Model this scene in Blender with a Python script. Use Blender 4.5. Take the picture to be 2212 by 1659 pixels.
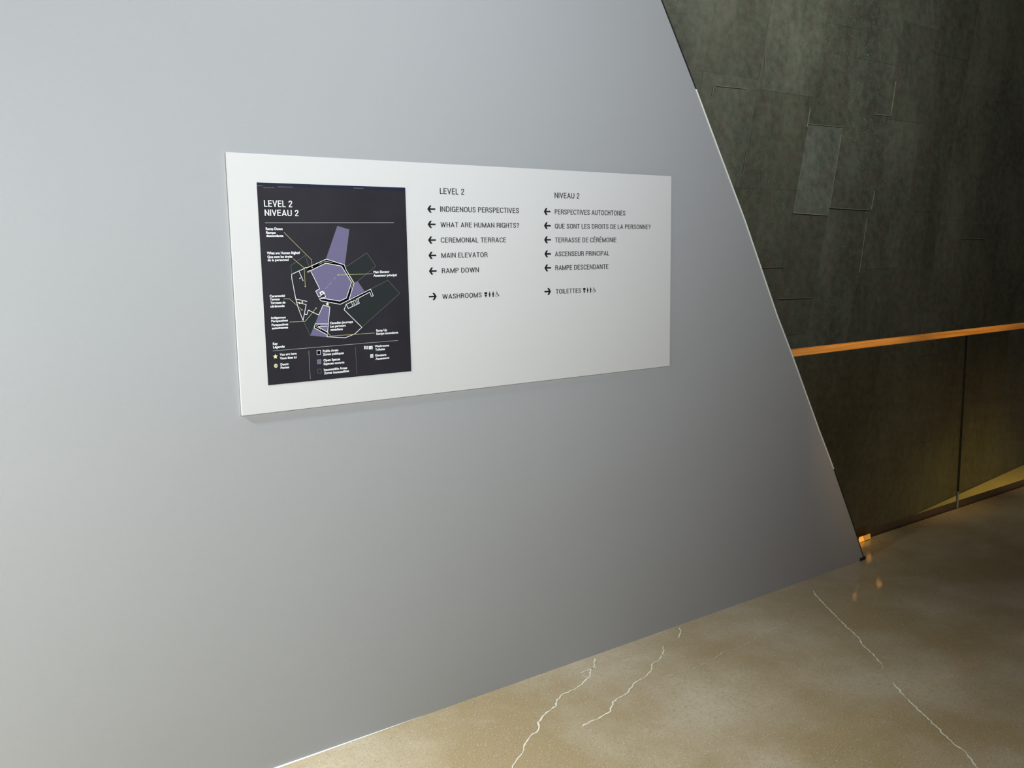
import bpy, bmesh, math, random
from mathutils import Vector, Matrix
random.seed(7)
for o in list(bpy.data.objects): bpy.data.objects.remove(o)
S = bpy.context.scene
COL = S.collection

# ------------------------------------------------------------------ camera
W, H = 2212, 1659
YAW, PITCH, ROLL, F = 0.6099847, -0.1431863, -0.0168580, 1893.3735
EYE = Vector((0, 0, 1.5))
_f = Vector((math.sin(YAW)*math.cos(PITCH), math.cos(YAW)*math.cos(PITCH), math.sin(PITCH)))
_r0 = Vector((math.cos(YAW), -math.sin(YAW), 0)); _u0 = _r0.cross(_f)
_r = _r0*math.cos(ROLL) + _u0*math.sin(ROLL)
_u = -_r0*math.sin(ROLL) + _u0*math.cos(ROLL)
cam_d = bpy.data.cameras.new('camera'); cam = bpy.data.objects.new('camera', cam_d); COL.objects.link(cam)
M = Matrix((( _r.x, _u.x, -_f.x, EYE.x), (_r.y, _u.y, -_f.y, EYE.y), (_r.z, _u.z, -_f.z, EYE.z), (0, 0, 0, 1)))
cam.matrix_world = M
cam_d.sensor_width = 36; cam_d.lens = 36*F/W; cam_d.clip_start = 0.02
S.camera = cam
S.view_settings.view_transform = 'Standard'; S.view_settings.look = 'None'
S.view_settings.exposure = 0; S.view_settings.gamma = 1
S.view_settings.use_curve_mapping = False

# ------------------------------------------------------------------ world and lights
wd = bpy.data.worlds.new('world'); S.world = wd; wd.use_nodes = True
wd.node_tree.nodes['Background'].inputs[0].default_value = (0.9, 0.95, 1, 1)
wd.node_tree.nodes['Background'].inputs[1].default_value = 0.02

def aim(o, tgt):
    o.rotation_euler = (Vector(tgt)-o.location).to_track_quat('-Z', 'Y').to_euler()
def area(name, loc, tgt, size, power, col, sy=None, spread=180):
    d = bpy.data.lights.new(name, 'AREA'); d.energy = power; d.color = col
    d.shape = 'RECTANGLE'; d.size = size; d.size_y = sy or size; d.spread = math.radians(spread)
    o = bpy.data.objects.new(name, d); COL.objects.link(o); o.location = loc; aim(o, tgt); return o
def spot(name, loc, tgt, ang, blend, power, col, rad=.05):
    d = bpy.data.lights.new(name, 'SPOT'); d.energy = power; d.color = col
    d.spot_size = math.radians(ang); d.spot_blend = blend; d.shadow_soft_size = rad
    o = bpy.data.objects.new(name, d); COL.objects.link(o); o.location = loc; aim(o, tgt); return o
area('gallery_light', (1.27, -.24, 2.1), (1.27-.60, -.24+1.8, 2.1+.92), .5, 90, (0.80, 0.89, 0.965))
spot('wall_wash_light', (-1.91, 1.83, 3.3), (-1.91, 1.83, 0), 140, 1.0, 1500, (0.85, 0.94, 0.985), .12)
spot('floor_downlight', (0.3, 2.0, 4.6), (0.5, 2.1, 0), 70, 1.0, 110, (1.0, 0.85, 0.6), .1)
area('void_fill', (7.0, 2.9, 5.2), (8.8, 6.0, 3.6), 1.2, 130, (0.97, 1.0, 0.88))  # unseen fill added to lift the dark far wall
area('ramp_light', (12.2, 4.5, 0.5), (12.0, 4.8, -1.7), .6, 15, (1.0, 0.66, 0.18), spread=90)
area('hall_warm_fill', (8.5, -0.3, 3.8), (9.0, -2.4, 1.0), .8, 20, (1.0, 0.46, 0.16))  # unseen fill added to warm the back wall and its reflection in the glass
for _x in (3.9, 5.0, 6.1, 7.2):
    spot('rail_fill_spot', (_x+.3, 0.7, 3.6), (_x, 2.58, 1.04), 24, 1.0, 300, (1.0, 0.66, 0.22), .03)  # unseen spots added only to brighten the handrail

# ------------------------------------------------------------------ helpers
def ray(px, py): return _f*F + _r*(px-W/2) - _u*(py-H/2)
def on_y(px, py, Y):
    d = ray(px, py); return EYE + d*((Y-EYE.y)/d.y)
def on_floor(px, py, z=0):
    d = ray(px, py); return EYE + d*((z-EYE.z)/d.z)
def node_mat(name, col, rough=.6, metal=0, spec=.5, noise=None, bump=None, emit=None):
    m = bpy.data.materials.new(name); m.use_nodes = True
    nt = m.node_tree; b = nt.nodes['Principled BSDF']
    b.inputs['Base Color'].default_value = (*col, 1); b.inputs['Roughness'].default_value = rough
    b.inputs['Metallic'].default_value = metal; b.inputs['Specular IOR Level'].default_value = spec
    tc = nt.nodes.new('ShaderNodeTexCoord')
    if noise:
        sc, amt = noise
        n = nt.nodes.new('ShaderNodeTexNoise'); n.inputs['Scale'].default_value = sc; n.inputs['Detail'].default_value = 6
        nt.links.new(tc.outputs['Object'], n.inputs['Vector'])
        r = nt.nodes.new('ShaderNodeValToRGB')
        r.color_ramp.elements[0].position = .3; r.color_ramp.elements[1].position = .7
        r.color_ramp.elements[0].color = (*[c*(1-amt) for c in col], 1)
        r.color_ramp.elements[1].color = (*[min(1, c*(1+amt)) for c in col], 1)
        nt.links.new(n.outputs['Fac'], r.inputs[0]); nt.links.new(r.outputs[0], b.inputs['Base Color'])
    if bump:
        sc, st = bump
        n2 = nt.nodes.new('ShaderNodeTexNoise'); n2.inputs['Scale'].default_value = sc; n2.inputs['Detail'].default_value = 4
        nt.links.new(tc.outputs['Object'], n2.inputs['Vector'])
        bp = nt.nodes.new('ShaderNodeBump'); bp.inputs['Strength'].default_value = st; bp.inputs['Distance'].default_value = .002
        nt.links.new(n2.outputs['Fac'], bp.inputs['Height']); nt.links.new(bp.outputs[0], b.inputs['Normal'])
    if emit:
        b.inputs['Emission Color'].default_value = (*emit[0], 1); b.inputs['Emission Strength'].default_value = emit[1]
    return m
def link(name, me, mat, parent=None, kind=None, label=None, cat=None, group=None):
    o = bpy.data.objects.new(name, me); COL.objects.link(o)
    if mat:
        for m in (mat if isinstance(mat, list) else [mat]): me.materials.append(m)
    if parent: o.parent = parent; o.matrix_parent_inverse = parent.matrix_world.inverted()
    if kind: o['kind'] = kind
    if label: o['label'] = label
    if cat: o['category'] = cat
    if group: o['group'] = group
    return o
def mesh(name, vs, fs):
    me = bpy.data.meshes.new(name); me.from_pydata([tuple(v) for v in vs], [], fs); me.update(); return me
def box_me(name, x0, x1, y0, y1, z0, z1, bevel=0):
    bm = bmesh.new()
    bmesh.ops.create_cube(bm, size=1, matrix=Matrix.Translation(((x0+x1)/2, (y0+y1)/2, (z0+z1)/2)) @ Matrix.Diagonal((x1-x0, y1-y0, z1-z0, 1)))
    if bevel: bmesh.ops.bevel(bm, geom=bm.edges[:], offset=bevel, segments=2, affect='EDGES', clamp_overlap=True)
    me = bpy.data.meshes.new(name); bm.to_mesh(me); bm.free(); return me
def prism_me(name, pts, y0, y1):
    """polygon of (x,z) points extruded between y0 (front) and y1 (back)"""
    n = len(pts)
    a = sum(pts[i][0]*pts[(i+1) % n][1]-pts[(i+1) % n][0]*pts[i][1] for i in range(n))
    if a < 0: pts = pts[::-1]
    from mathutils.geometry import tessellate_polygon
    vs = [(x, y0, z) for x, z in pts] + [(x, y1, z) for x, z in pts]
    fs = []
    if n <= 4: fs = [tuple(range(n)), tuple(reversed(range(n, 2*n)))]
    else:
        for t in tessellate_polygon([[Vector((x, z, 0)) for x, z in pts]]):
            (ax, az), (bx, bz), (cx, cz) = [pts[i] for i in t]
            if (bx-ax)*(cz-az)-(bz-az)*(cx-ax) < 0: t = t[::-1]
            fs.append(tuple(t)); fs.append(tuple(i+n for i in reversed(t)))
    fs += [(i, i+n, (i+1) % n+n, (i+1) % n) for i in range(n)]
    me = bpy.data.meshes.new(name); me.from_pydata(vs, [], fs); me.update(); return me

# ------------------------------------------------------------------ materials
WALLP = node_mat('grey_wall_paint', (.42, .425, .432), .6, noise=(1.3, .012), bump=(260, .12), spec=.2)
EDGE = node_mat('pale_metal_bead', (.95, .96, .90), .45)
DARK = node_mat('dark_shade_and_joint', (.012, .013, .014), .8)  # joints, and the painted shade along the wall edge
BACKP = node_mat('warm_back_wall', (.36, .20, .085), .7, noise=(1.2, .3))
CEIL = node_mat('dark_ceiling', (.05, .048, .045), .9)
VOIDM = node_mat('void_floor', (.03, .022, .012), .9)
WHITE = node_mat('sign_white', (.715, .708, .695), .55, spec=.15)
BLACK = node_mat('lettering_black', (.010, .010, .014), .6, spec=.2)
POSTER = node_mat('map_panel_charcoal', (.025, .0225, .029), .6, noise=(9, .12), spec=.12)
PBLUE = node_mat('map_strip_navy', (.016, .020, .042), .6, spec=.1)
PURPLE = node_mat('map_lavender', (.170, .150, .262), .7, spec=.1)
GREYA = node_mat('map_dark_grey', (.024, .029, .030), .7, spec=.1)
MBLACK = node_mat('map_black', (.004, .0035, .005), .8, spec=0)
MWHITE = node_mat('map_white', (.88, .88, .90), .6, spec=.2)
MGREY = node_mat('map_line_grey', (.16, .155, .17), .6, spec=.2)
MRULE = node_mat('map_rule_grey', (.42, .41, .42), .6, spec=.2)
MYEL = node_mat('map_leader_yellow', (.62, .56, .28), .6, spec=.2)
STAR = node_mat('map_star_cream', (.88, .86, .52), .6, spec=.2)
WOOD = None

def floor_mat():
    m = bpy.data.materials.new('polished_concrete'); m.use_nodes = True
    nt = m.node_tree; N = nt.nodes.new; L = nt.links.new; b = nt.nodes['Principled BSDF']
    tc = N('ShaderNodeTexCoord')
    def noise(sc, det=5, rough=.6):
        n = N('ShaderNodeTexNoise'); n.inputs['Scale'].default_value = sc; n.inputs['Detail'].default_value = det
        n.inputs['Roughness'].default_value = rough; L(tc.outputs['Object'], n.inputs['Vector']); return n
    def mix(a, bcol, fac, mode='MIX'):
        x = N('ShaderNodeMix'); x.data_type = 'RGBA'; x.blend_type = mode
        if isinstance(fac, float): x.inputs[0].default_value = fac
        else: L(fac, x.inputs[0])
        for k, v in ((6, a), (7, bcol)):
            if isinstance(v, tuple): x.inputs[k].default_value = (*v, 1)
            else: L(v, x.inputs[k])
        return x.outputs[2]
    def ramp(src, p0, p1):
        r = N('ShaderNodeMapRange'); L(src, r.inputs[0]); r.inputs[1].default_value = p0; r.inputs[2].default_value = p1; return r.outputs[0]
    big = noise(1.7, 4)
    c = mix((.395, .295, .150), (.555, .47, .33), ramp(big.outputs['Fac'], .38, .66))
    mid = noise(60, 3)
    c = mix(c, mix(c, (.42, .28, .16), .5), ramp(mid.outputs['Fac'], .5, .72))
    fine = noise(240, 2)
    c = mix(c, mix(c, (.66, .62, .52), .45), ramp(fine.outputs['Fac'], .52, .72))
    v = N('ShaderNodeTexVoronoi'); v.inputs['Scale'].default_value = 130; L(tc.outputs['Object'], v.inputs['Vector'])
    c = mix(c, (.16, .145, .14), ramp(v.outputs['Distance'], .20, .11))
    v2 = N('ShaderNodeTexVoronoi'); v2.inputs['Scale'].default_value = 90; L(tc.outputs['Object'], v2.inputs['Vector'])
    c = mix(c, (.72, .68, .56), ramp(v2.outputs['Distance'], .16, .08))
    L(c, b.inputs['Base Color'])
    rr = N('ShaderNodeMapRange'); L(big.outputs['Fac'], rr.inputs[0]); rr.inputs[3].default_value = .16; rr.inputs[4].default_value = .3
    L(rr.outputs[0], b.inputs['Roughness'])
    bp = N('ShaderNodeBump'); bp.inputs['Strength'].default_value = .05; bp.inputs['Distance'].default_value = .001
    L(fine.outputs['Fac'], bp.inputs['Height']); L(bp.outputs[0], b.inputs['Normal'])
    b.inputs['Coat Weight'].default_value = .45; b.inputs['Coat Roughness'].default_value = .05
    return m
def wood_mat():
    m = bpy.data.materials.new('oak_handrail'); m.use_nodes = True
    nt = m.node_tree; N = nt.nodes.new; L = nt.links.new; b = nt.nodes['Principled BSDF']
    tc = N('ShaderNodeTexCoord'); mp = N('ShaderNodeMapping'); mp.inputs['Scale'].default_value = (1.4, 30, 40)
    L(tc.outputs['Object'], mp.inputs[0])
    n = N('ShaderNodeTexNoise'); n.inputs['Scale'].default_value = 2.2; n.inputs['Detail'].default_value = 8; L(mp.outputs[0], n.inputs['Vector'])
    r = N('ShaderNodeValToRGB'); r.color_ramp.elements[0].position = .3; r.color_ramp.elements[1].position = .75
    r.color_ramp.elements[0].color = (.62, .27, .06, 1); r.color_ramp.elements[1].color = (.95, .50, .16, 1)
    L(n.outputs['Fac'], r.inputs[0]); L(r.outputs[0], b.inputs['Base Color']); b.inputs['Roughness'].default_value = .38
    return m
def board_mat(name, col):
    m = bpy.data.materials.new(name); m.use_nodes = True
    nt = m.node_tree; N = nt.nodes.new; L = nt.links.new; b = nt.nodes['Principled BSDF']
    tc = N('ShaderNodeTexCoord')
    def noise(sc, det, vec=(1, 1, 1)):
        mp = N('ShaderNodeMapping'); mp.inputs['Scale'].default_value = vec; L(tc.outputs['Object'], mp.inputs[0])
        n = N('ShaderNodeTexNoise'); n.inputs['Scale'].default_value = sc; n.inputs['Detail'].default_value = det
        n.inputs['Roughness'].default_value = .65; L(mp.outputs[0], n.inputs['Vector']); return n.outputs['Fac']
    r = N('ShaderNodeValToRGB'); r.color_ramp.elements[0].position = .38; r.color_ramp.elements[1].position = .62
    r.color_ramp.elements[0].color = (*[c*.55 for c in col], 1); r.color_ramp.elements[1].color = (*[c*1.35 for c in col], 1)
    va = N('ShaderNodeMath'); va.operation = 'MULTIPLY_ADD'; L(noise(.9, 8, (1.6, 1, .7)), va.inputs[0]); va.inputs[1].default_value = .55
    vb = N('ShaderNodeMath'); vb.operation = 'MULTIPLY'; L(noise(11, 7), vb.inputs[0]); vb.inputs[1].default_value = .45; L(vb.outputs[0], va.inputs[2]); L(va.outputs[0], r.inputs[0])
    v = N('ShaderNodeTexNoise'); v.inputs['Scale'].default_value = 42; v.inputs['Detail'].default_value = 2; L(tc.outputs['Object'], v.inputs['Vector'])
    mr = N('ShaderNodeMapRange'); mr.inputs[1].default_value = .64; mr.inputs[2].default_value = .74; L(v.outputs['Fac'], mr.inputs[0])
    mm = N('ShaderNodeMath'); mm.operation = 'MULTIPLY'; L(mr.outputs[0], mm.inputs[0])
    mr2 = N('ShaderNodeMapRange'); mr2.inputs[1].default_value = .5; mr2.inputs[2].default_value = .62; L(noise(.7, 2), mr2.inputs[0]); L(mr2.outputs[0], mm.inputs[1])
    x = N('ShaderNodeMix'); x.data_type = 'RGBA'; L(mm.outputs[0], x.inputs[0]); L(r.outputs[0], x.inputs[6]); x.inputs[7].default_value = (.26, .34, .24, 1)
    g = N('ShaderNodeMix'); g.data_type = 'RGBA'; g.blend_type = 'MULTIPLY'; g.inputs[0].default_value = .8; L(x.outputs[2], g.inputs[6])
    cr = N('ShaderNodeValToRGB'); cr.color_ramp.elements[0].position = .35; cr.color_ramp.elements[1].position = .65
    cr.color_ramp.elements[0].color = (1, .9, .9, 1); cr.color_ramp.elements[1].color = (.85, 1, .85, 1)
    L(noise(5, 4), cr.inputs[0]); L(cr.outputs[0], g.inputs[7])
    L(g.outputs[2], b.inputs['Base Color']); b.inputs['Roughness'].default_value = .6
    bp = N('ShaderNodeBump'); bp.inputs['Strength'].default_value = .35; bp.inputs['Distance'].default_value = .006
    L(noise(18, 6), bp.inputs['Height']); L(bp.outputs[0], b.inputs['Normal'])
    return m
def glass_mat():
    m = bpy.data.materials.new('clear_glass'); m.use_nodes = True
    nt = m.node_tree; nt.nodes.clear(); N = nt.nodes.new; L = nt.links.new
    out = N('ShaderNodeOutputMaterial'); mx = N('ShaderNodeMixShader'); t = N('ShaderNodeBsdfTransparent'); g = N('ShaderNodeBsdfGlossy')
    fr = N('ShaderNodeFresnel'); geo = N('ShaderNodeNewGeometry'); ior = N('ShaderNodeMapRange'); ior.inputs[3].default_value = 1.45; ior.inputs[4].default_value = 1/1.45
    L(geo.outputs['Backfacing'], ior.inputs[0]); L(ior.outputs[0], fr.inputs['IOR'])
    t.inputs[0].default_value = (.90, .92, .88, 1); g.inputs['Roughness'].default_value = 0.0; g.inputs[0].default_value = (1, 1, 1, 1)
    L(fr.outputs[0], mx.inputs[0]); L(t.outputs[0], mx.inputs[1]); L(g.outputs[0], mx.inputs[2]); L(mx.outputs[0], out.inputs[0])
    return m
FLOOR = floor_mat(); WOOD = wood_mat(); GLASS = glass_mat()
GEDGE = node_mat('glass_edge_green', (.012, .022, .014), .2)
GLINT = node_mat('seam_edge_glint', (.55, .62, .52), .3)  # pale tone for the reflection on the glass edge
CURB = node_mat('dark_brown_curb', (.060, .026, .012), .6, noise=(8, .3))
CRACK = node_mat('pale_crack_filler', (.84, .80, .66), .55, noise=(40, .2))
CRACKF = node_mat('faint_crack_filler', (.60, .54, .40), .5, noise=(30, .25))
BRASS = node_mat('brass', (.70, .42, .12), .3, metal=1)
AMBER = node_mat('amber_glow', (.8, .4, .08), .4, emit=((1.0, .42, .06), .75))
AMBERL = node_mat('amber_lamp_glow', (.9, .5, .15), .4, emit=((1.0, .45, .10), 38))
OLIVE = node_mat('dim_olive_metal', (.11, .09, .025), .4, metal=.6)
RAMP = node_mat('ochre_ramp_surface', (.50, .40, .15), .6, noise=(2.0, .10))
FIN = node_mat('pale_formwork_fin', (.25, .27, .21), .6)

# ------------------------------------------------------------------ setting
WY = 2.41125
edge = [(3.785, 0), (3.691, .178), (3.497, .521), (3.381, .713), (3.177, 1.065), (3.07, 1.24), (2.853, 1.634), (2.69, 1.903), (2.548, 2.14), (2.376, 2.414), (.46, 5.6)]
wall = link('wall_front', prism_me('wall_front', [(-3.0, 0)] + edge + [(-3.0, 5.6)], WY, WY+.12), WALLP, kind='structure')
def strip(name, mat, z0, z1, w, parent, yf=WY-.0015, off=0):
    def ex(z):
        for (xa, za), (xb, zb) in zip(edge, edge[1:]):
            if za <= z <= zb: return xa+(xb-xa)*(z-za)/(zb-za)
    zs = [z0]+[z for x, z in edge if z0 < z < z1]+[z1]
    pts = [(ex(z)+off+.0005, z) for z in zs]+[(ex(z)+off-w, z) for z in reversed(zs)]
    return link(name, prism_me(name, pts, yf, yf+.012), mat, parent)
strip('corner_bead_lit', EDGE, .50, 2.12, .0065, wall)  # stretch of the wall edge that catches light, brightness put into its colour
strip('corner_bead_shaded', DARK, .003, .50, .005, wall)  # rest of the same edge, its shade painted as near-black strips
strip('corner_bead_shaded', DARK, 2.12, 5.55, .006, wall)
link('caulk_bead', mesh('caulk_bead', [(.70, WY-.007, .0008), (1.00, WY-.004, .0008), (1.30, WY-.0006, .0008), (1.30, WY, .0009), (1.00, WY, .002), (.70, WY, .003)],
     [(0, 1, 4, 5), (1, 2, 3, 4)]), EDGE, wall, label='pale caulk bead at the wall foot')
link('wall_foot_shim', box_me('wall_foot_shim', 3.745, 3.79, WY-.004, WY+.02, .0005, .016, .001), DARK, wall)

link('floor', box_me('floor', -3, 16, -2.4, 2.5915, -.3, 0), FLOOR, kind='structure')
floor = bpy.data.objects['floor']
link('wall_left', box_me('wall_left', -3.1, -3, -2.4, WY+.12, 0, 5.6), WALLP, kind='structure')
link('wall_back', box_me('wall_back', -3.1, 16, -2.5, -2.4, 0, 5.6), BACKP, kind='structure')
link('ceiling', box_me('ceiling', -3.1, 18, -2.5, 6.3, 5.6, 5.7), CEIL, kind='structure')
YF = 6.0
farwall = link('wall_far', box_me('wall_far', 0, 18, YF+.012, YF+.25, -3.0, 5.6), board_mat('formwork_base', (.10, .105, .085)), kind='structure')
link('floor_lower', box_me('floor_lower', 0, 18, 2.7, YF+.012, -3.1, -3.0), VOIDM, kind='structure')

# leaning boards of the far concrete wall: boundaries are measured at z = 1.9
LEAN = .235
mats = [board_mat('formwork_concrete', c) for c in ((.112, .116, .100), (.104, .107, .090), (.118, .122, .106), (.100, .102, .086))]
LIGHTB = board_mat('formwork_concrete_pale', (.155, .168, .155))
cols = [3.6, 4.5, 5.3, 6.15, 6.94, 7.84, 8.45, 9.22, 9.95, 10.75, 11.53, 12.3, 13.15, 14.0, 14.8, 15.6]
fixed = {4: [-2.2, -.3, .98, 2.15, 3.12], 5: [-2.0, -.6, .62, 1.91, 2.85, 3.9], 6: [-1.7, .2, 1.97, 3.6], 7: [-2.2, -.5, 1.3, 3.0, 4.1]}
def par(xa, xb, z0, z1, g=.0009):
    s = lambda x, z: (x+LEAN*(z-1.9), z)
    return [s(xa+g, z0+g), s(xb-g, z0+g), s(xb-g, z1-g), s(xa+g, z1-g)]
for i in range(len(cols)-1):
    if i in fixed: br = fixed[i]
    else:
        br = []; z = -2.6+random.random()*.8
        while z < 5.2: br.append(z); z += random.uniform(1.0, 1.9)
    zs = [-2.98]+[z for z in br if z > -2.9]+[5.59]
    for a, b in zip(zs, zs[1:]):
        pr = random.uniform(0, .003)
        m = LIGHTB if (i == 5 and abs(a-1.91) < .01) else random.choice(mats)
        link('concrete_board', prism_me('concrete_board', par(cols[i], cols[i+1], a, b), YF-pr, YF+.0115), m, farwall)
def fin(xa, za, xb, zb, w=.008):
    dx, dz = xb-xa, zb-za; l = math.hypot(dx, dz); nx, nz = -dz/l*w*.32, dx/l*w*.32
    link('formwork_fin', prism_me('formwork_fin', [(xa+nx, za+nz), (xb+nx, zb+nz), (xb-nx, zb-nz), (xa-nx, za-nz)], YF-.011, YF-.004), FIN, farwall)
for (p, q, w) in [((1713, 460), (1786, 465), .013), ((1791, 449), (1878, 454), .008), ((1887, 247), (1921, 251), .008), ((1713, 459), (1735, 330), .004),
                  ((1791, 448), (1816, 290), .004), ((1881, 452), (1888, 412), .006), ((1923, 250), (1934, 176), .005), ((1547, 186), (1610, 192), .005),
                  ((1680, 646), (1752, 643), .006), ((1645, 578), (1692, 577), .005), ((1600, 400), (1630, 200), .004), ((1650, 150), (1653, 100), .008),
                  ((1742, 275), (1749, 232), .012), ((2076, 516), (2125, 516), .005), ((1540, 188), (1537, 205), .010), ((1745, 268), (1820, 275), .006),
                  ((1855, 590), (1872, 470), .004)]:
    a = on_y(*p, YF); b = on_y(*q, YF); fin(a.x, a.z, b.x, b.z, w)

# sloping ramp on the far side of the void
def rz(x): return -1.87+.0785*(x-10.27)
x0, x1 = 5.0, 17.5
vs = [(x, y, rz(x)-t) for t in (0, .25) for (x, y) in ((x0, 4.1), (x1, 4.1), (x1, YF-.014), (x0, YF-.014))]
ramp = link('floor_ramp', mesh('floor_ramp', vs, [(0, 1, 2, 3), (7, 6, 5, 4), (0, 4, 5, 1), (1, 5, 6, 2), (2, 6, 7, 3), (3, 7, 4, 0)]), RAMP, kind='structure')

# cracks in the floor
def crack(pts, w, mat, z=.0006):
    P = [on_floor(1000+x*.548, 1180+y*.548) for x, y in pts]
    Q = []
    for a, b in zip(P, P[1:]):
        n = max(2, int((b-a).length/.012)); d = (b-a).normalized(); s = Vector((-d.y, d.x, 0))
        for k in range(n):
            Q.append(a.lerp(b, k/n)+(s*random.uniform(-.0035, .0035) if k else Vector()))
    Q.append(P[-1]); vs = []; fs = []
    for i, q in enumerate(Q):
        d = (Q[min(i+1, len(Q)-1)]-Q[max(i-1, 0)]).normalized(); s = Vector((-d.y, d.x, 0))
        ww = w*random.uniform(.35, 1.15)/2*(.35 if i in (0, len(Q)-1) else 1)
        vs += [(q+s*ww)[:2]+(z,), (q-s*ww)[:2]+(z,)]
        if i: fs.append((2*i-2, 2*i-1, 2*i+1, 2*i))
    me = mesh('floor_crack', vs, fs)
    bm = bmesh.new(); bm.from_mesh(me); bmesh.ops.recalc_face_normals(bm, faces=bm.faces[:])
    if bm.faces[0].normal.z < 0: bmesh.ops.reverse_faces(bm, faces=bm.faces[:])
    bm.to_mesh(me); bm.free()
    link('floor_crack', me, mat, floor)
crack([(520, 442), (520, 470), (505, 485), (495, 520), (470, 545), (440, 565), (400, 580), (370, 605), (368, 630), (330, 655), (295, 695), (297, 725), (265, 750), (240, 790), (235, 815), (205, 855), (185, 890)], .0062, CRACK)
crack([(530, 478), (505, 482), (480, 492), (462, 500)], .005, CRACK)
crack([(495, 520), (470, 508)], .004, CRACK)
crack([(788, 392), (790, 425), (775, 445), (745, 465), (742, 490), (710, 520), (670, 545), (655, 570), (620, 595), (590, 615), (583, 650), (540, 675), (500, 692), (470, 712)], .0055, CRACK)
crack([(790, 513), (850, 500), (895, 488), (940, 468), (985, 445), (1035, 415), (1100, 398)], .0042, CRACKF)
crack([(1100, 398), (1130, 378), (1200, 340), (1250, 318), (1300, 290)], .003, CRACKF)
crack([(852, 320), (858, 338), (852, 362)], .005, CRACK)
crack([(1382, 175), (1390, 192), (1430, 235), (1480, 285), (1520, 325), (1560, 360), (1575, 390), (1620, 430), (1650, 465)], .006, CRACK)
crack([(1650, 465), (1660, 485)], .003, CRACKF)
crack([(1695, 537), (1740, 590), (1800, 650), (1870, 715), (1930, 775), (1980, 810), (2005, 840), (2040, 890)], .006, CRACK)

# ------------------------------------------------------------------ glass railing
RY = 2.5919
rail = bpy.data.objects.new('glass_railing', None); COL.objects.link(rail); rail.location = (3.6, RY, 0)
rail['label'] = 'frameless glass railing with a slim wooden handrail behind the slanted grey wall'; rail['category'] = 'railing'
bpy.context.view_layer.update()
seamx = 4.989
def hr():
    x0, x1, y0, y1, z0, z1 = 2.75, 9.2, RY-.012, RY+.030, 1.0185, 1.050
    bm = bmesh.new()
    bmesh.ops.create_cube(bm, size=1, matrix=Matrix.Translation(((x0+x1)/2, (y0+y1)/2, (z0+z1)/2)) @ Matrix.Diagonal((x1-x0, y1-y0, z1-z0, 1)))
    bmesh.ops.bevel(bm, geom=bm.edges[:], offset=.003, segments=3, affect='EDGES')
    me = bpy.data.meshes.new('handrail'); bm.to_mesh(me); bm.free(); return me
link('handrail', hr(), WOOD, rail)
for a, b in ((2.9, seamx-.0018), (seamx+.0018, 7.0), (7.006, 9.0)):
    me = box_me('glass_panel', a, b, RY, RY+.012, -.03, 1.0183)
    o = link('glass_panel', me, [GLASS, GEDGE], rail)
    for f in me.polygons:
        if abs(f.normal.x) > .5 or abs(f.normal.z) > .5: f.material_index = 1
link('panel_seam', box_me('panel_seam', seamx-.0016, seamx+.0016, RY+.001, RY+.011, .10, 1.018), DARK, rail, label='dark vertical joint between two glass panels')
link('seam_glint', box_me('seam_glint', seamx-.0024, seamx+.0008, RY-.001, RY+.008, .001, .10), GLINT, rail, label='painted pale edge reflection at the foot of the glass joint')  # pale strip imitating a reflection on the glass edge
link('base_curb', box_me('base_curb', 2.9, 12.5, RY+.0125, RY+.088, -.28, -.001, .002), CURB, rail, label='dark brown floor-edge strip behind the glass')
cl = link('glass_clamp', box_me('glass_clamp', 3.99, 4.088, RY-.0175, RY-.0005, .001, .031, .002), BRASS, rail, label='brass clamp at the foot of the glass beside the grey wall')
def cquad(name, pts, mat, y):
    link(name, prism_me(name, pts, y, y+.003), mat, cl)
cquad('clamp_glow', [(3.975, .003), (4.030, .003), (4.018, .030), (3.985, .030)], AMBER, RY-.020)  # emissive faces imitate light caught on the clamp, no lamp inside
cquad('clamp_glow', [(4.036, .004), (4.086, .004), (4.080, .030), (4.026, .030)], node_mat('amber_dim_glow', (.7, .38, .08), .4, emit=((1, .48, .08), .30)), RY-.020)
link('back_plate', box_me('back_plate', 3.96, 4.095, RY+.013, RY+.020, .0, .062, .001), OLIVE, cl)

# three amber wall lamps behind the photographer, seen as glints in the polished floor
for k, (x, z) in enumerate(((11.52, 3.68), (11.87, 3.16), (12.18, 3.64))):
    t = bpy.data.objects.new('wall_lamp', None); COL.objects.link(t); t.location = (x, -2.4, z)
    t['category'] = 'lamp'; t['group'] = 'amber lamps on the back wall'
    t['label'] = 'small amber wall lamp on brown back wall, ' + ('upper one nearer the grey wall', 'lowest of the three', 'upper one farther from the grey wall')[k]
    bpy.context.view_layer.update()
    link('back_plate', box_me('lamp_plate', x-.06, x+.06, -2.4, -2.385, z-.10, z+.10, .004), BRASS, t)
    bm = bmesh.new(); bmesh.ops.create_uvsphere(bm, u_segments=20, v_segments=12, radius=.032, matrix=Matrix.Translation((x, -2.30, z)) @ Matrix.Diagonal((1, 1, 1.15, 1)))
    me = bpy.data.meshes.new('lamp_shade'); bm.to_mesh(me); bm.free(); link('lamp_shade', me, AMBERL, t)

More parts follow.
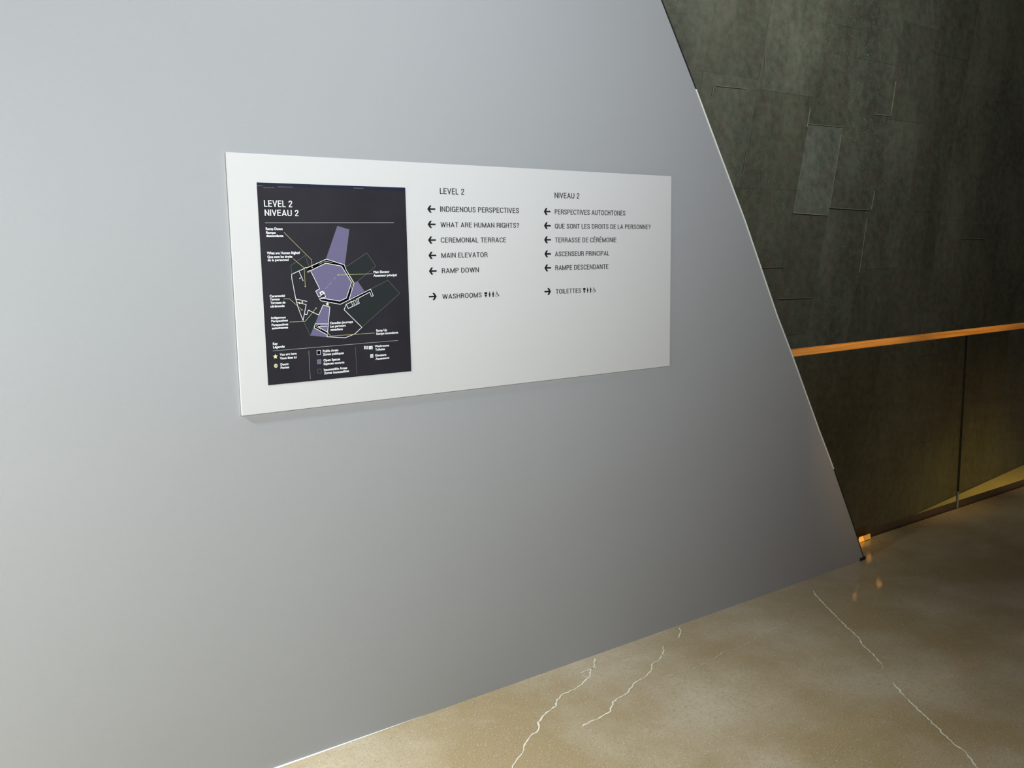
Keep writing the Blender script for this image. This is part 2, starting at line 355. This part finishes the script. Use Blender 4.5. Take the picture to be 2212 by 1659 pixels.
# ------------------------------------------------------------------ sign
SX0, SX1, SZ0, SZ1 = .7608, 2.42455, 1.07575, 1.79177
SY = WY-.008
sign = bpy.data.objects.new('directory_sign', None); COL.objects.link(sign); sign.location = ((SX0+SX1)/2, SY, SZ0)
sign['label'] = 'large white rectangular direction sign with a floor map mounted on the grey wall'; sign['category'] = 'sign'
bpy.context.view_layer.update()
link('sign_board', box_me('sign_board', SX0, SX1, SY, WY-.0003, SZ0, SZ1, .0012), WHITE, sign)
def sp(px, py):
    v = on_y(px, py, SY); return (v.x, v.z)
PX0, PX1, PZ0, PZ1 = .8381+.0015, 1.2978-.001, 1.1539+.001, 1.7160-.001
YB = SY-.0012
poster = link('map_poster', box_me('map_poster', PX0, PX1, YB, SY-.0001, PZ0, PZ1), POSTER, sign, label='charcoal floor-map panel with lavender plan and white writing')
def r1(x, y): return sp(540+x*.162749, 380+y*.162749)
def r2(x, y): return sp(540+x*.162749, 600+y*.162749)
def r3(x, y): return sp(900+x*.162791, 390+y*.162791)
def r4(x, y): return sp(1160+x*.162738, 390+y*.162738)
def ra(x, y): return sp(620+x*.114521, 470+y*.114521)
def rb(x, y): return sp(620+x*.113020, 590+y*.113020)
def flat(name, pts, mat, parent, lvl, th=.00025):
    y = YB-lvl*.0002 if parent is poster else SY-.0004
    return link(name, prism_me(name, pts, y-th, y), mat, parent)
def seg_quads(P, w):
    out = []
    for (xa, za), (xb, zb) in zip(P, P[1:]):
        l = math.hypot(xb-xa, zb-za) or 1e-6; dx, dz = (xb-xa)/l, (zb-za)/l; e = w*.35
        xa2, za2, xb2, zb2 = xa-dx*e, za-dz*e, xb+dx*e, zb+dz*e
        nx, nz = -dz*w/2, dx*w/2
        out.append([(xa2-nx, za2-nz), (xb2-nx, zb2-nz), (xb2+nx, zb2+nz), (xa2+nx, za2+nz)])
    return out
def lines(name, polys, w, mat, parent, lvl, extra=()):
    y = YB-lvl*.0002 if parent is poster else SY-.0004
    bm = bmesh.new(); k = 0
    for P in polys:
        for q in seg_quads(P, w)+[]:
            vs = [bm.verts.new((x, y-.00012-.00003*(k % 2), z)) for x, z in q]; bm.faces.new(vs); k += 1
    for k, q in enumerate(extra): bm.faces.new([bm.verts.new((x, y-.00018-.00003*(k % 3), z)) for x, z in q])
    for f in bm.faces:
        f.normal_update()
        if f.normal.y > 0: f.normal_flip()
    me = bpy.data.meshes.new(name); bm.to_mesh(me); bm.free(); return link(name, me, mat, parent)

def text(body, a, b, top, mat, parent, lvl=8, name='lettering', bold=0.0, capref='H'):
    """a,b: (x,z) of baseline ends; top: z of cap top at a"""
    def make(t):
        cu = bpy.data.curves.new('t', 'FONT'); cu.body = t; cu.size = 1; cu.offset = bold; cu.resolution_u = 3
        o = bpy.data.objects.new('t', cu); COL.objects.link(o); bpy.context.view_layer.update()
        me = bpy.data.meshes.new_from_object(o.evaluated_get(bpy.context.evaluated_depsgraph_get()))
        bpy.data.objects.remove(o); bpy.data.curves.remove(cu); return me
    global _cap
    if '_cap' not in globals():
        h = make('H'); _cap = max(v.co.y for v in h.vertices)
    me = make(body)
    xs = [v.co.x for v in me.vertices]; x0, x1 = min(xs), max(xs)
    sx = (b[0]-a[0])/(x1-x0); sz = (top-a[1])/_cap
    y = (YB-lvl*.0002) if parent is poster else SY-.0004
    for v in me.vertices:
        X, Z = v.co.x, v.co.y; t = (X-x0)/(x1-x0)
        v.co = (a[0]+(X-x0)*sx, y-.0001, a[1]+(b[1]-a[1])*t+Z*sz)
    me.name = name
    bm = bmesh.new(); e = .0007
    for dx, dz in ((0, 0), (e, 0), (0, e), (e, e)):
        m2 = me.copy(); m2.transform(Matrix.Translation((dx-e/2, -.00006*(dx > 0)-.00003*(dz > 0), dz-e/2))); bm.from_mesh(m2); bpy.data.meshes.remove(m2)
    bm.to_mesh(me); bm.free()
    me.update()
    if me.polygons and me.polygons[0].normal.y > 0: me.flip_normals()
    return link(name, me, mat, parent)
def arc(cx, cy, rx, ry, a0, a1, n=9):
    return [(cx+rx*math.cos(math.radians(a0+(a1-a0)*i/n)), cy+ry*math.sin(math.radians(a0+(a1-a0)*i/n))) for i in range(n+1)]
def smooth(P, n=5):
    Q = [P[0]]+list(P)+[P[-1]]; R = []
    for i in range(1, len(Q)-2):
        p0, p1, p2, p3 = Q[i-1:i+3]
        for k in range(n):
            t = k/n
            R.append(tuple(.5*(2*p1[c]+(p2[c]-p0[c])*t+(2*p0[c]-5*p1[c]+4*p2[c]-p3[c])*t*t+(3*p1[c]-p0[c]-3*p2[c]+p3[c])*t**3) for c in (0, 1)))
    R.append(P[-1]); return R
h_ = .065   # half stroke; glyphs live in x 0..w, y 0..1
lo, hi = h_*.9, 1-h_*.9
def oval(x0, x1):
    cx, rx = (x0+x1)/2, (x1-x0)/2
    ry = min(.30, rx*1.25)
    return arc(cx, hi-ry, rx, ry, 0, 180)+arc(cx, lo+ry, rx, ry, 180, 360)+[(x1, hi-ry)]
def caps():
    G = {}
    G['I'] = (.13, [[(.065, 0), (.065, 1)]])
    G['L'] = (.46, [[(.07, 1), (.07, lo), (.46, lo)]])
    G['E'] = (.50, [[(.50, hi), (.07, hi), (.07, lo), (.50, lo)], [(.07, .53), (.46, .53)]])
    G['É'] = (.50, G['E'][1]+[[(.20, 1.10), (.34, 1.27)]])
    G['V'] = (.60, [[(.04, 1), (.30, .03), (.56, 1)]])
    G['A'] = (.62, [[(.04, 0), (.31, .97), (.58, 0)], [(.13, .29), (.49, .29)]])
    G['N'] = (.60, [[(.07, 0), (.07, .97), (.53, .03), (.53, 1)]])
    G['M'] = (.74, [[(.07, 0), (.07, .97), (.37, .06), (.67, .97), (.67, 0)]])
    G['W'] = (.88, [[(.04, 1), (.24, .04), (.44, .96), (.64, .04), (.84, 1)]])
    G['T'] = (.54, [[(0, hi), (.54, hi)], [(.27, 0), (.27, hi)]])
    G['H'] = (.60, [[(.07, 0), (.07, 1)], [(.53, 0), (.53, 1)], [(.07, .52), (.53, .52)]])
    G['O'] = (.64, [oval(.07, .57)])
    G['Q'] = (.64, [oval(.07, .57), [(.36, .22), (.58, 0)]])
    G['U'] = (.60, [[(.07, 1), (.07, .30)]+arc(.30, .30, .23, .30-lo, 180, 360)+[(.53, 1)]])
    G['D'] = (.60, [[(.07, lo), (.07, hi), (.26, hi)]+arc(.26, .66, .27, hi-.66, 90, 0)+arc(.26, .34, .27, .34-lo, 0, -90)+[(.07, lo)]])
    G['C'] = (.58, [arc(.32, .68, .25, hi-.68, 8, 180)+arc(.32, .32, .25, .32-lo, 180, 352)])
    G['G'] = (.61, [arc(.32, .68, .25, hi-.68, 8, 180)+arc(.32, .32, .25, .32-lo, 180, 320), [(.34, .47), (.55, .47), (.55, 0)]])
    G['P'] = (.54, [[(.07, 0), (.07, hi), (.28, hi)]+arc(.28, .715, .20, hi-.715, 90, -90)+[(.07, 1.43-hi)]])
    G['R'] = (.56, [[(.07, 0), (.07, hi), (.28, hi)]+arc(.28, .725, .20, hi-.725, 90, -90)+[(.07, 1.45-hi)], [(.33, .50), (.46, .40), (.50, 0)]])
    G['S'] = (.54, [smooth([(.48, .72), (.43, .88), (.27, hi), (.11, .88), (.09, .72), (.18, .58), (.36, .46), (.46, .33), (.44, .15), (.27, lo), (.10, .13), (.06, .30)])])
    G['2'] = (.52, [smooth([(.07, .68), (.11, .86), (.26, hi), (.42, .86), (.43, .68), (.33, .48), (.16, .25), (.07, lo+.02)])+[(.07, lo), (.50, lo)]])
    G['?'] = (.48, [smooth([(.06, .70), (.10, .88), (.24, hi), (.38, .88), (.40, .72), (.31, .56), (.24, .42), (.24, .26)]), [(.24, 0), (.24, .13)]])
    return G
CAPS = caps()
def ribbon(P, hw, hh):
    """mitred ribbon; hw / hh half stroke width measured in x / y"""
    if len(P) < 2: return []
    Q = [P[0]]
    for p in P[1:]:
        if math.hypot(p[0]-Q[-1][0], p[1]-Q[-1][1]) > 1e-4: Q.append(p)
    P = Q
    for i in range(1, len(P)-1):      # acute corners are not mitred: the strokes simply cross
        ax, ay, bx, by = P[i][0]-P[i-1][0], P[i][1]-P[i-1][1], P[i+1][0]-P[i][0], P[i+1][1]-P[i][1]
        if (ax*bx+ay*by) < -.3*math.hypot(ax, ay)*math.hypot(bx, by):
            e1 = (P[i][0]+ax/math.hypot(ax, ay)*.10, P[i][1]+ay/math.hypot(ax, ay)*.10)
            e2 = (P[i][0]-bx/math.hypot(bx, by)*.10, P[i][1]-by/math.hypot(bx, by)*.10)
            return ribbon(P[:i]+[e1], hw, hh)+ribbon([e2]+P[i+1:], hw, hh)
    N = []
    for a, b in zip(P, P[1:]):
        l = math.hypot(b[0]-a[0], b[1]-a[1]); N.append((-(b[1]-a[1])/l, (b[0]-a[0])/l))
    out = []
    for i, p in enumerate(P):
        a = N[max(i-1, 0)]; b = N[min(i, len(N)-1)]
        mx, my = a[0]+b[0], a[1]+b[1]; d = 1+a[0]*b[0]+a[1]*b[1]; d = max(d, .35)
        out.append(((p[0]+mx/d*hw, p[1]+my/d*hh), (p[0]-mx/d*hw, p[1]-my/d*hh)))
    return [[out[i][0], out[i][1], out[i+1][1], out[i+1][0]] for i in range(len(out)-1)]
def captext(body, a, b, top, mat, parent, weight=.062, lvl=8):
    x = 0; quads = []
    for ch in body:
        if ch == ' ': x += .30; continue
        w, st = CAPS[ch]
        for P in st:
            for q in ribbon([(px+x, py) for px, py in P], weight, weight): quads.append([(max(min(u, 99), -9), min(max(v, 0), 1 if ch != 'É' else 1.35)) for u, v in q])
        x += w+.115
    x -= .115
    sx = (b[0]-a[0])/x; sz = top-a[1]; y = (YB-lvl*.0002) if parent is poster else SY-.0004
    bm = bmesh.new()
    for k, q in enumerate(quads):
        q2 = []
        for u, v in q:
            if not q2 or math.hypot(u-q2[-1][0], v-q2[-1][1]) > 1e-5: q2.append((u, v))
        if len(q2) < 3: continue
        f = bm.faces.new([bm.verts.new((a[0]+u*sx, y-.0001-.00003*(k % 6), a[1]+(b[1]-a[1])*u/x+v*sz)) for u, v in q2]); f.normal_update()
        if f.normal.y > 0: f.normal_flip()
    me = bpy.data.meshes.new('lettering'); bm.to_mesh(me); bm.free(); return link('lettering', me, mat, parent)
def T(reg, body, x0, y0, x1, y1, top, mat, parent, **k):
    a = reg(x0, y0); b = reg(x1, y1); z = (a[1]+b[1])/2
    if abs(a[1]-b[1]) < .006: a, b = (a[0], z), (b[0], z)
    t = reg(x0, top)[1]-reg(x0, y0)[1]
    if body.upper() == body: return captext(body, a, b, a[1]+t, mat, parent, **{q: v for q, v in k.items() if q == 'weight'})
    return text(body, a, b, a[1]+t, mat, parent, **k)
# big lettering, left column
for s, x0, y0, x1, y1, t in (('LEVEL 2', 308, 180, 632, 187, 100), ('INDIGENOUS PERSPECTIVES', 312, 415, 1357, 433, 343), ('WHAT ARE HUMAN RIGHTS?', 318, 620, 1360, 628, 552),
                             ('CEREMONIAL TERRACE', 320, 824, 1187, 820, 756), ('MAIN ELEVATOR', 329, 1026, 940, 1017, 958), ('RAMP DOWN', 334, 1230, 826, 1217, 1163), ('WASHROOMS', 342, 1571, 862, 1550, 1506)):
    T(r3, s, x0, y0, x1, y1, t, BLACK, sign, bold=.012)
for s, x0, y0, x1, y1, t in (('NIVEAU 2', 233, 233, 562, 240, 160), ('PERSPECTIVES AUTOCHTONES', 235, 447, 1172, 466, 380), ('QUE SONT LES DROITS DE LA PERSONNE?', 236, 634, 1506, 648, 570),
                             ('TERRASSE DE CÉRÉMONIE', 240, 821, 1052, 819, 756), ('ASCENSEUR PRINCIPAL', 238, 1004, 958, 998, 940), ('RAMPE DESCENDANTE', 243, 1189, 946, 1174, 1124), ('TOILETTES', 250, 1503, 583, 1490, 1442)):
    T(r4, s, x0, y0, x1, y1, t, BLACK, sign, bold=.012)
def arrow(reg, tip, tail, hh, w):
    a = reg(*tip); b = reg(*tail); z = (a[1]+b[1])/2; s = 1 if b[0] > a[0] else -1
    h = abs(reg(tip[0], tip[1]-hh)[1]-reg(tip[0], tip[1])[1]); hl = abs(b[0]-a[0])*.52
    ww = w
    t = ww*.62
    # shaft
    P = [[(a[0]+s*ww*.6, z), (b[0], z)]]
    # head strokes: polygons with flat vertical-ish ends
    def stroke(sg):
        return [(a[0], z), (a[0]+s*ww*1.25, z), (a[0]+s*(hl+ww*.25), z+sg*h), (a[0]+s*(hl-ww*.85), z+sg*h)]
    lines('arrow', P, ww*.8, BLACK, sign, 0, extra=[stroke(1), stroke(-1)])
for tip, tail in (((140, 379), (240, 379)), ((144, 582), (244, 582)), ((150, 790), (247, 790)), ((155, 995), (253, 993)), ((162, 1202), (258, 1200)), ((266, 1537), (168, 1541))):
    arrow(r3, tip, tail, 48, .0062)
for tip, tail in (((90, 412), (172, 411)), ((92, 600), (177, 599)), ((94, 787), (178, 787)), ((98, 974), (178, 973)), ((98, 1160), (180, 1160)), ((184, 1472), (103, 1474))):
    arrow(r4, tip, tail, 46, .0066)
def ell(cx, cz, rx, rz, n=14, a0=0, a1=math.tau): return [(cx+rx*math.cos(a0+(a1-a0)*i/n), cz+rz*math.sin(a0+(a1-a0)*i/n)) for i in range(n)]
def icons(reg, xs, yt, yb):
    # xs: centres of nursing-table, woman, man, wheelchair icons
    z1 = reg(xs[1], yt)[1]; z0 = reg(xs[1], yb)[1]; h = z1-z0
    X = [reg(x, yt)[0] for x in xs]; u = h
    def P(name, polys): lines(name, [], 1, BLACK, sign, 0, extra=polys)
    c = X[0]; w = .30*u
    P('baby_change_symbol', [[(c-w, z0+.55*u), (c+w, z0+.55*u), (c+w, z0+.93*u), (c-w, z0+.93*u)], [(c-w, z0+.40*u), (c-.35*w, z0+.46*u), (c+.35*w, z0+.46*u), (c+w, z0+.40*u), (c+.45*w, z0+.22*u), (c-.45*w, z0+.22*u)], ell(c, z0+.10*u, .5*w, .09*u)])
    c = X[1]
    P('woman_symbol', [ell(c, z0+.93*u, .085*u, .075*u), [(c-.07*u, z0+.84*u), (c-.19*u, z0+.46*u), (c-.15*u, z0+.30*u), (c+.15*u, z0+.30*u), (c+.19*u, z0+.46*u), (c+.07*u, z0+.84*u)][::-1], [(c-.08*u, z0), (c+.08*u, z0), (c+.10*u, z0+.31*u), (c-.10*u, z0+.31*u)]])
    c = X[2]
    P('man_symbol', [ell(c, z0+.93*u, .085*u, .075*u), [(c-.18*u, z0+.45*u), (c+.18*u, z0+.45*u), (c+.17*u, z0+.82*u), (c-.17*u, z0+.82*u)], [(c-.12*u, z0), (c+.12*u, z0), (c+.12*u, z0+.46*u), (c-.12*u, z0+.46*u)]])
    c = X[3]
    ring = [(c-.08*u+.27*u*math.cos(a), z0+.28*u+.27*u*math.sin(a)) for a in [math.radians(t) for t in range(120, 391, 18)]]
    lines('wheelchair_symbol', [ring], .05*u, BLACK, sign, 0, extra=[q for q in (
        ell(c-.10*u, z0+.95*u, .07*u, .06*u),)])
    lines('wheelchair_symbol', [[(c-.10*u, z0+.86*u), (c-.06*u, z0+.48*u), (c+.20*u, z0+.46*u), (c+.34*u, z0+.16*u), (c+.42*u, z0+.20*u)], [(c-.08*u, z0+.68*u), (c+.14*u, z0+.64*u)]], .10*u, BLACK, sign, 0)
icons(r3, (916, 967, 1013, 1066), 1474, 1548)
icons(r4, (627, 671, 710, 757), 1420, 1490)

# ---- map poster
flat('top_strip', [(PX0+.0005, PZ1-.0004), (PX1-.0005, PZ1-.0004), (PX1-.0005, PZ1-.010), (PX0+.0005, PZ1-.008)], PBLUE, poster, 0)
for P in ([r1(88, 133), r1(165, 134)], [r1(370, 144), r1(560, 150)], [r1(1370, 160), r1(1500, 166)]): lines('strip_glint', [P], .0006, MRULE, poster, 2)  # reflection streaks near the panel top, painted as pale lines
for P in ([r1(176, 156), r1(205, 157)], [r1(216, 158), r1(234, 158)], [r1(244, 157), r1(270, 158)], [r1(284, 157), r1(314, 158)]): lines('small_print', [P], .0014, MGREY, poster, 2)
T(r1, 'LEVEL 2', 183, 413, 558, 414, 325, MWHITE, poster, weight=.070)
T(r1, 'NIVEAU 2', 192, 533, 642, 532, 450, MWHITE, poster, weight=.070)
SM = dict()
for reg, s, x0, y0, x1, y1, t in (
    (r1, 'Ramp Down', 206, 718, 427, 718, 686), (r1, 'Rampe', 210, 767, 335, 767, 737), (r1, 'descendante', 212, 812, 437, 808, 782),
    (r1, 'What are Human Rights?', 222, 1042, 657, 1034, 1010), (r1, 'Que sont les droits', 228, 1088, 556, 1086, 1058), (r1, 'de la personne?', 231, 1133, 510, 1127, 1104),
    (r1, 'Main Elevator', 1635, 1290, 1845, 1286, 1260), (r1, 'Ascenseur principal', 1635, 1338, 1940, 1328, 1308),
    (r2, 'Ceremonial', 258, 260, 457, 252, 230), (r2, 'Terrace', 262, 302, 388, 298, 273), (r2, 'Terrasse de', 268, 348, 465, 340, 318), (r2, 'cérémonie', 268, 394, 453, 386, 364),
    (r2, 'Indigenous', 278, 545, 468, 536, 518), (r2, 'Perspectives', 280, 588, 497, 578, 560), (r2, 'Perspectives', 284, 640, 502, 630, 611), (r2, 'autochtones', 288, 683, 500, 671, 655),
    (r2, 'Canadian Journeys', 1058, 614, 1360, 598, 586), (r2, 'Les parcours', 1060, 658, 1265, 648, 629), (r2, 'canadiens', 1064, 702, 1225, 694, 674),
    (r2, 'Ramp Up', 1672, 714, 1812, 706, 685), (r2, 'Rampe ascendante', 1673, 756, 1960, 738, 728),
    (r2, 'Key', 300, 890, 362, 886, 860), (r2, 'Légende', 304, 936, 455, 924, 906),
    (r2, 'You are here', 392, 1034, 613, 1017, 1006), (r2, 'Vous êtes ici', 395, 1084, 613, 1066, 1054), (r2, 'Doors', 402, 1164, 505, 1156, 1135), (r2, 'Portes', 403, 1207, 515, 1199, 1178),
    (r2, 'Public Areas', 963, 988, 1167, 972, 958), (r2, 'Zones publiques', 965, 1032, 1238, 1010, 1003), (r2, 'Open Spaces', 972, 1110, 1190, 1092, 1080), (r2, 'Espaces ouverts', 975, 1156, 1246, 1134, 1127),
    (r2, 'Inaccessible Areas', 978, 1235, 1283, 1208, 1205), (r2, 'Zones inaccessibles', 980, 1279, 1308, 1250, 1249),
    (r2, 'Washrooms', 1652, 920, 1840, 910, 893), (r2, 'Toilettes', 1660, 966, 1785, 958, 938), (r2, 'Elevators', 1660, 1044, 1802, 1033, 1015), (r2, 'Ascenseurs', 1663, 1088, 1842, 1074, 1060)):
    T(reg, s, x0, y0, x1, y1, t, MWHITE, poster, **SM)
lines('rule_line', [[r1(200, 622), r1(1903, 621)]], .0014, MRULE, poster, 2)
lines('rule_line', [[r2(303, 970), r2(1963, 831)]], .0012, MRULE, poster, 2)
lines('rule_line', [[r2(777, 970), r2(798, 1342)]], .0009, MRULE, poster, 2)
lines('rule_line', [[r2(1397, 920), r2(1414, 1275)]], .0010, MGREY, poster, 2)
# areas
A = lambda *p: [ra(*q) for q in p]
B = lambda *p: [rb(*q) for q in p]
flat('inaccessible_area', A((335, 715), (410, 915), (350, 940), (80, 1065), (70, 905)), GREYA, poster, 1)
flat('inaccessible_area', A((1125, 920), (1500, 665), (1670, 915), (1330, 1200), (1262, 1235), (1165, 1070), (1090, 900)), GREYA, poster, 1)
flat('inaccessible_area', B((1600, 300), (1925, 135), (2148, 388), (1425, 1035), (1085, 705), (1130, 590), (1300, 515), (1575, 370), (1612, 440), (1642, 430)), GREYA, poster, 1)
flat('inaccessible_area', B((305, 910), (440, 1190), (530, 970), (600, 800), (400, 705), (375, 790), (335, 785)), GREYA, poster, 1)
for P in (A((82, 1065), (70, 905), (335, 715), (410, 915)), A((1090, 895), (1125, 920), (1500, 665), (1670, 915), (1330, 1200)),
                       B((1600, 300), (1925, 135), (2148, 388), (1425, 1035)), B((305, 910), (440, 1190), (755, 1220)),
                       A((730, 780), (945, 160), (1168, 228), (1085, 880)), A((1260, 1240), (1325, 1200), (1455, 1390))): lines('area_outline', [P], .0010, MGREY, poster, 3)
_o = A((365, 952), (735, 785), (1075, 890), (1110, 990), (1260, 1235), (1165, 1540), (1000, 1635), (635, 1570), (600, 1525))
_i = A((400, 1030), (725, 862), (1018, 917), (1050, 970), (1208, 1222), (1113, 1513), (988, 1573), (720, 1528), (605, 1522))
lines('walkway', [], 1, MBLACK, poster, 1, extra=[[_o[k], _o[k+1], _i[k+1], _i[k]] for k in range(len(_o)-1)])
flat('walkway', B((1160, 510), (1590, 300), (1640, 430), (1610, 440), (1575, 370), (1015, 590)), MBLACK, poster, 1)
flat('open_area', A((945, 160), (1168, 228), (1085, 885), (735, 785)), PURPLE, poster, 2)
flat('open_area', A((725, 862), (1018, 917), (1208, 1222), (1113, 1513), (988, 1573), (720, 1528), (690, 1400), (650, 1375), (640, 1470), (592, 1498), (537, 1385), (610, 1345), (442, 1003)), PURPLE, poster, 3)
flat('open_area', A((1325, 1202), (1455, 1390), (1170, 1535), (1262, 1240)), PURPLE, poster, 2)
flat('open_area', B((685, 608), (812, 648), (770, 1125), (758, 1220), (440, 1190), (530, 970), (600, 800)), PURPLE, poster, 2)
flat('walkway', B((535, 975), (630, 990), (625, 1010), (590, 1022), (770, 1130), (765, 1182), (515, 1045)), MBLACK, poster, 4)
WL = .0023
for P in (A((80, 1070), (300, 970), (350, 940), (365, 950), (735, 785), (1075, 890), (1110, 990), (1260, 1235), (1165, 1540)),
    A((385, 1030), (440, 1000), (725, 860), (1020, 915), (1210, 1220), (1115, 1515), (990, 1575), (720, 1530), (600, 1525), (635, 1570), (1000, 1635), (1570, 1350), (1620, 1475), (1585, 1485), (1555, 1405), (1300, 1540)),
    A((440, 1005), (610, 1345), (535, 1385), (592, 1500), (640, 1470)), A((690, 1400), (722, 1500), (600, 1525)),
    A((80, 1070), (85, 1150), (120, 1330), (160, 1540), (170, 1580)), A((220, 1010), (297, 1190)), A((230, 1150), (270, 1130)),
    B((165, 495), (200, 640), (300, 905), (360, 600), (185, 555)), B((165, 495), (375, 540)), B((335, 785), (375, 790), (400, 705), (600, 800), (685, 608), (812, 648), (770, 1125)),
    B((1300, 515), (1125, 595), (1165, 675), (1375, 575), (1350, 490)), B((1125, 595), (1085, 700), (1425, 1035), (1290, 1160), (1105, 1235), (760, 1215), (765, 1180), (515, 1045), (530, 970), (775, 970)),
    B((590, 1020), (760, 1015)), B((590, 1025), (770, 1130))): lines('map_outline', [P], WL*.78, MWHITE, poster, 5)
lines('map_outline', [A((388, 1026), (432, 1002))], .0040, MWHITE, poster, 5)
for P in (B((1225, 552), (1250, 632)), B((1262, 540), (1285, 615)), B((1300, 520), (1325, 600)), B((1325, 510), (1350, 585)), B((1250, 600), (1285, 580))): lines('washroom_divider', [P], .0012, MWHITE, poster, 5)
for P in (A((715, 1340), (770, 1290)), A((790, 1265), (835, 1225)), A((870, 1165), (915, 1130))): lines('dashed_route', [P], .0010, MRULE, poster, 6)
for P in (A((595, 880), (725, 825), (850, 850)), A((1165, 1100), (1235, 1215), (1200, 1350)), B((600, 990), (555, 1000), (545, 1020), (640, 1075))): lines('dotted_ramp', [P], .0010, MYEL, poster, 6)
def leader(*p):
    o = lines('leader_line', [list(p)], .0011, MYEL, poster, 7, extra=[ell(p[-1][0], p[-1][1], .0019, .0019)])
leader(r1(447, 750), r1(813, 1115), r1(820, 1215)); leader(r1(570, 1100), r1(715, 1222), r2(729, 115)); leader(r1(1620, 1298), r1(1165, 1315))
leader(r2(440, 280), r2(520, 280), r2(686, 427)); leader(r2(522, 587), r2(730, 577), r2(873, 402)); leader(r2(1650, 732), r2(1070, 772), r2(1030, 735))
def star(c, r):
    P = []
    for i in range(10):
        a = math.pi/2+i*math.pi/5; q = r if i % 2 == 0 else r*.45; P.append((c[0]+q*math.cos(a), c[1]+q*math.sin(a)))
    flat('star_symbol', P, STAR, poster, 7)
star(rb(765, 592), .0062); star(r2(333, 1045), .0074)
def sq(c0, c1, mat, outline=None, name='legend_swatch'):
    (xa, za), (xb, zb) = c0, c1
    if mat: flat(name, [(xa, zb), (xb, zb), (xb, za), (xa, za)], mat, poster, 3)
    if outline: lines('swatch_outline', [[(xa, za), (xb, za), (xb, zb), (xa, zb), (xa, za)]], outline[1], outline[0], poster, 5)
sq(r2(884, 965), r2(933, 1017), MBLACK, (MWHITE, .0014)); sq(r2(888, 1088), r2(940, 1140), PURPLE, (node_mat('swatch_edge', (.3, .3, .4), .6), .0008)); sq(r2(894, 1213), r2(943, 1264), GREYA, (MGREY, .0010))
c = r2(340, 1167)
flat('door_symbol', ell(c[0], c[1], .0052, .0058, 24), STAR, poster, 4)
lines('door_mark', [[(c[0]-.0024, c[1]-.0025), (c[0]-.0024, c[1]+.0025)], [(c[0]+.0024, c[1]-.0025), (c[0]+.0024, c[1]+.0025)]], .0013, MBLACK, poster, 7)
for (a, b) in ((1510, 1532), (1541, 1563), (1572, 1625)):
    sq(r2(a, 907), r2(b, 947), MWHITE, name='washroom_symbol')
for (x, wd_) in ((1521, .0012), (1552, .0012), (1586, .0012), (1608, .0018)):
    lines('symbol_mark', [[r2(x, 917), r2(x, 938)]], wd_*.7, MGREY, poster, 6)
sq(r2(1593, 1015), r2(1633, 1058), MWHITE, name='elevator_symbol'); lines('symbol_mark', [[r2(1604, 1047), r2(1613, 1024), r2(1622, 1047), r2(1604, 1047)]], .0008, MBLACK, poster, 6)
P0 = [rb(*q) for q in ((612, 365), (680, 335), (705, 395), (640, 425))]
flat('elevator_symbol', P0, MWHITE, poster, 5); cc = rb(660, 382); flat('symbol_mark', [(cc[0]-.0018, cc[1]-.002), (cc[0]+.0018, cc[1]-.002), (cc[0]+.0018, cc[1]+.002), (cc[0]-.0018, cc[1]+.002)], MBLACK, poster, 7)
for q in ((285, 552), (232, 572)):
    c = rb(*q); flat('door_symbol', ell(c[0], c[1], .0022, .0026, 12), STAR, poster, 7)
for q in ((1215, 545), (1325, 500)):
    c = rb(*q); flat('door_symbol', ell(c[0], c[1], .0018, .0018, 12), STAR, poster, 7)
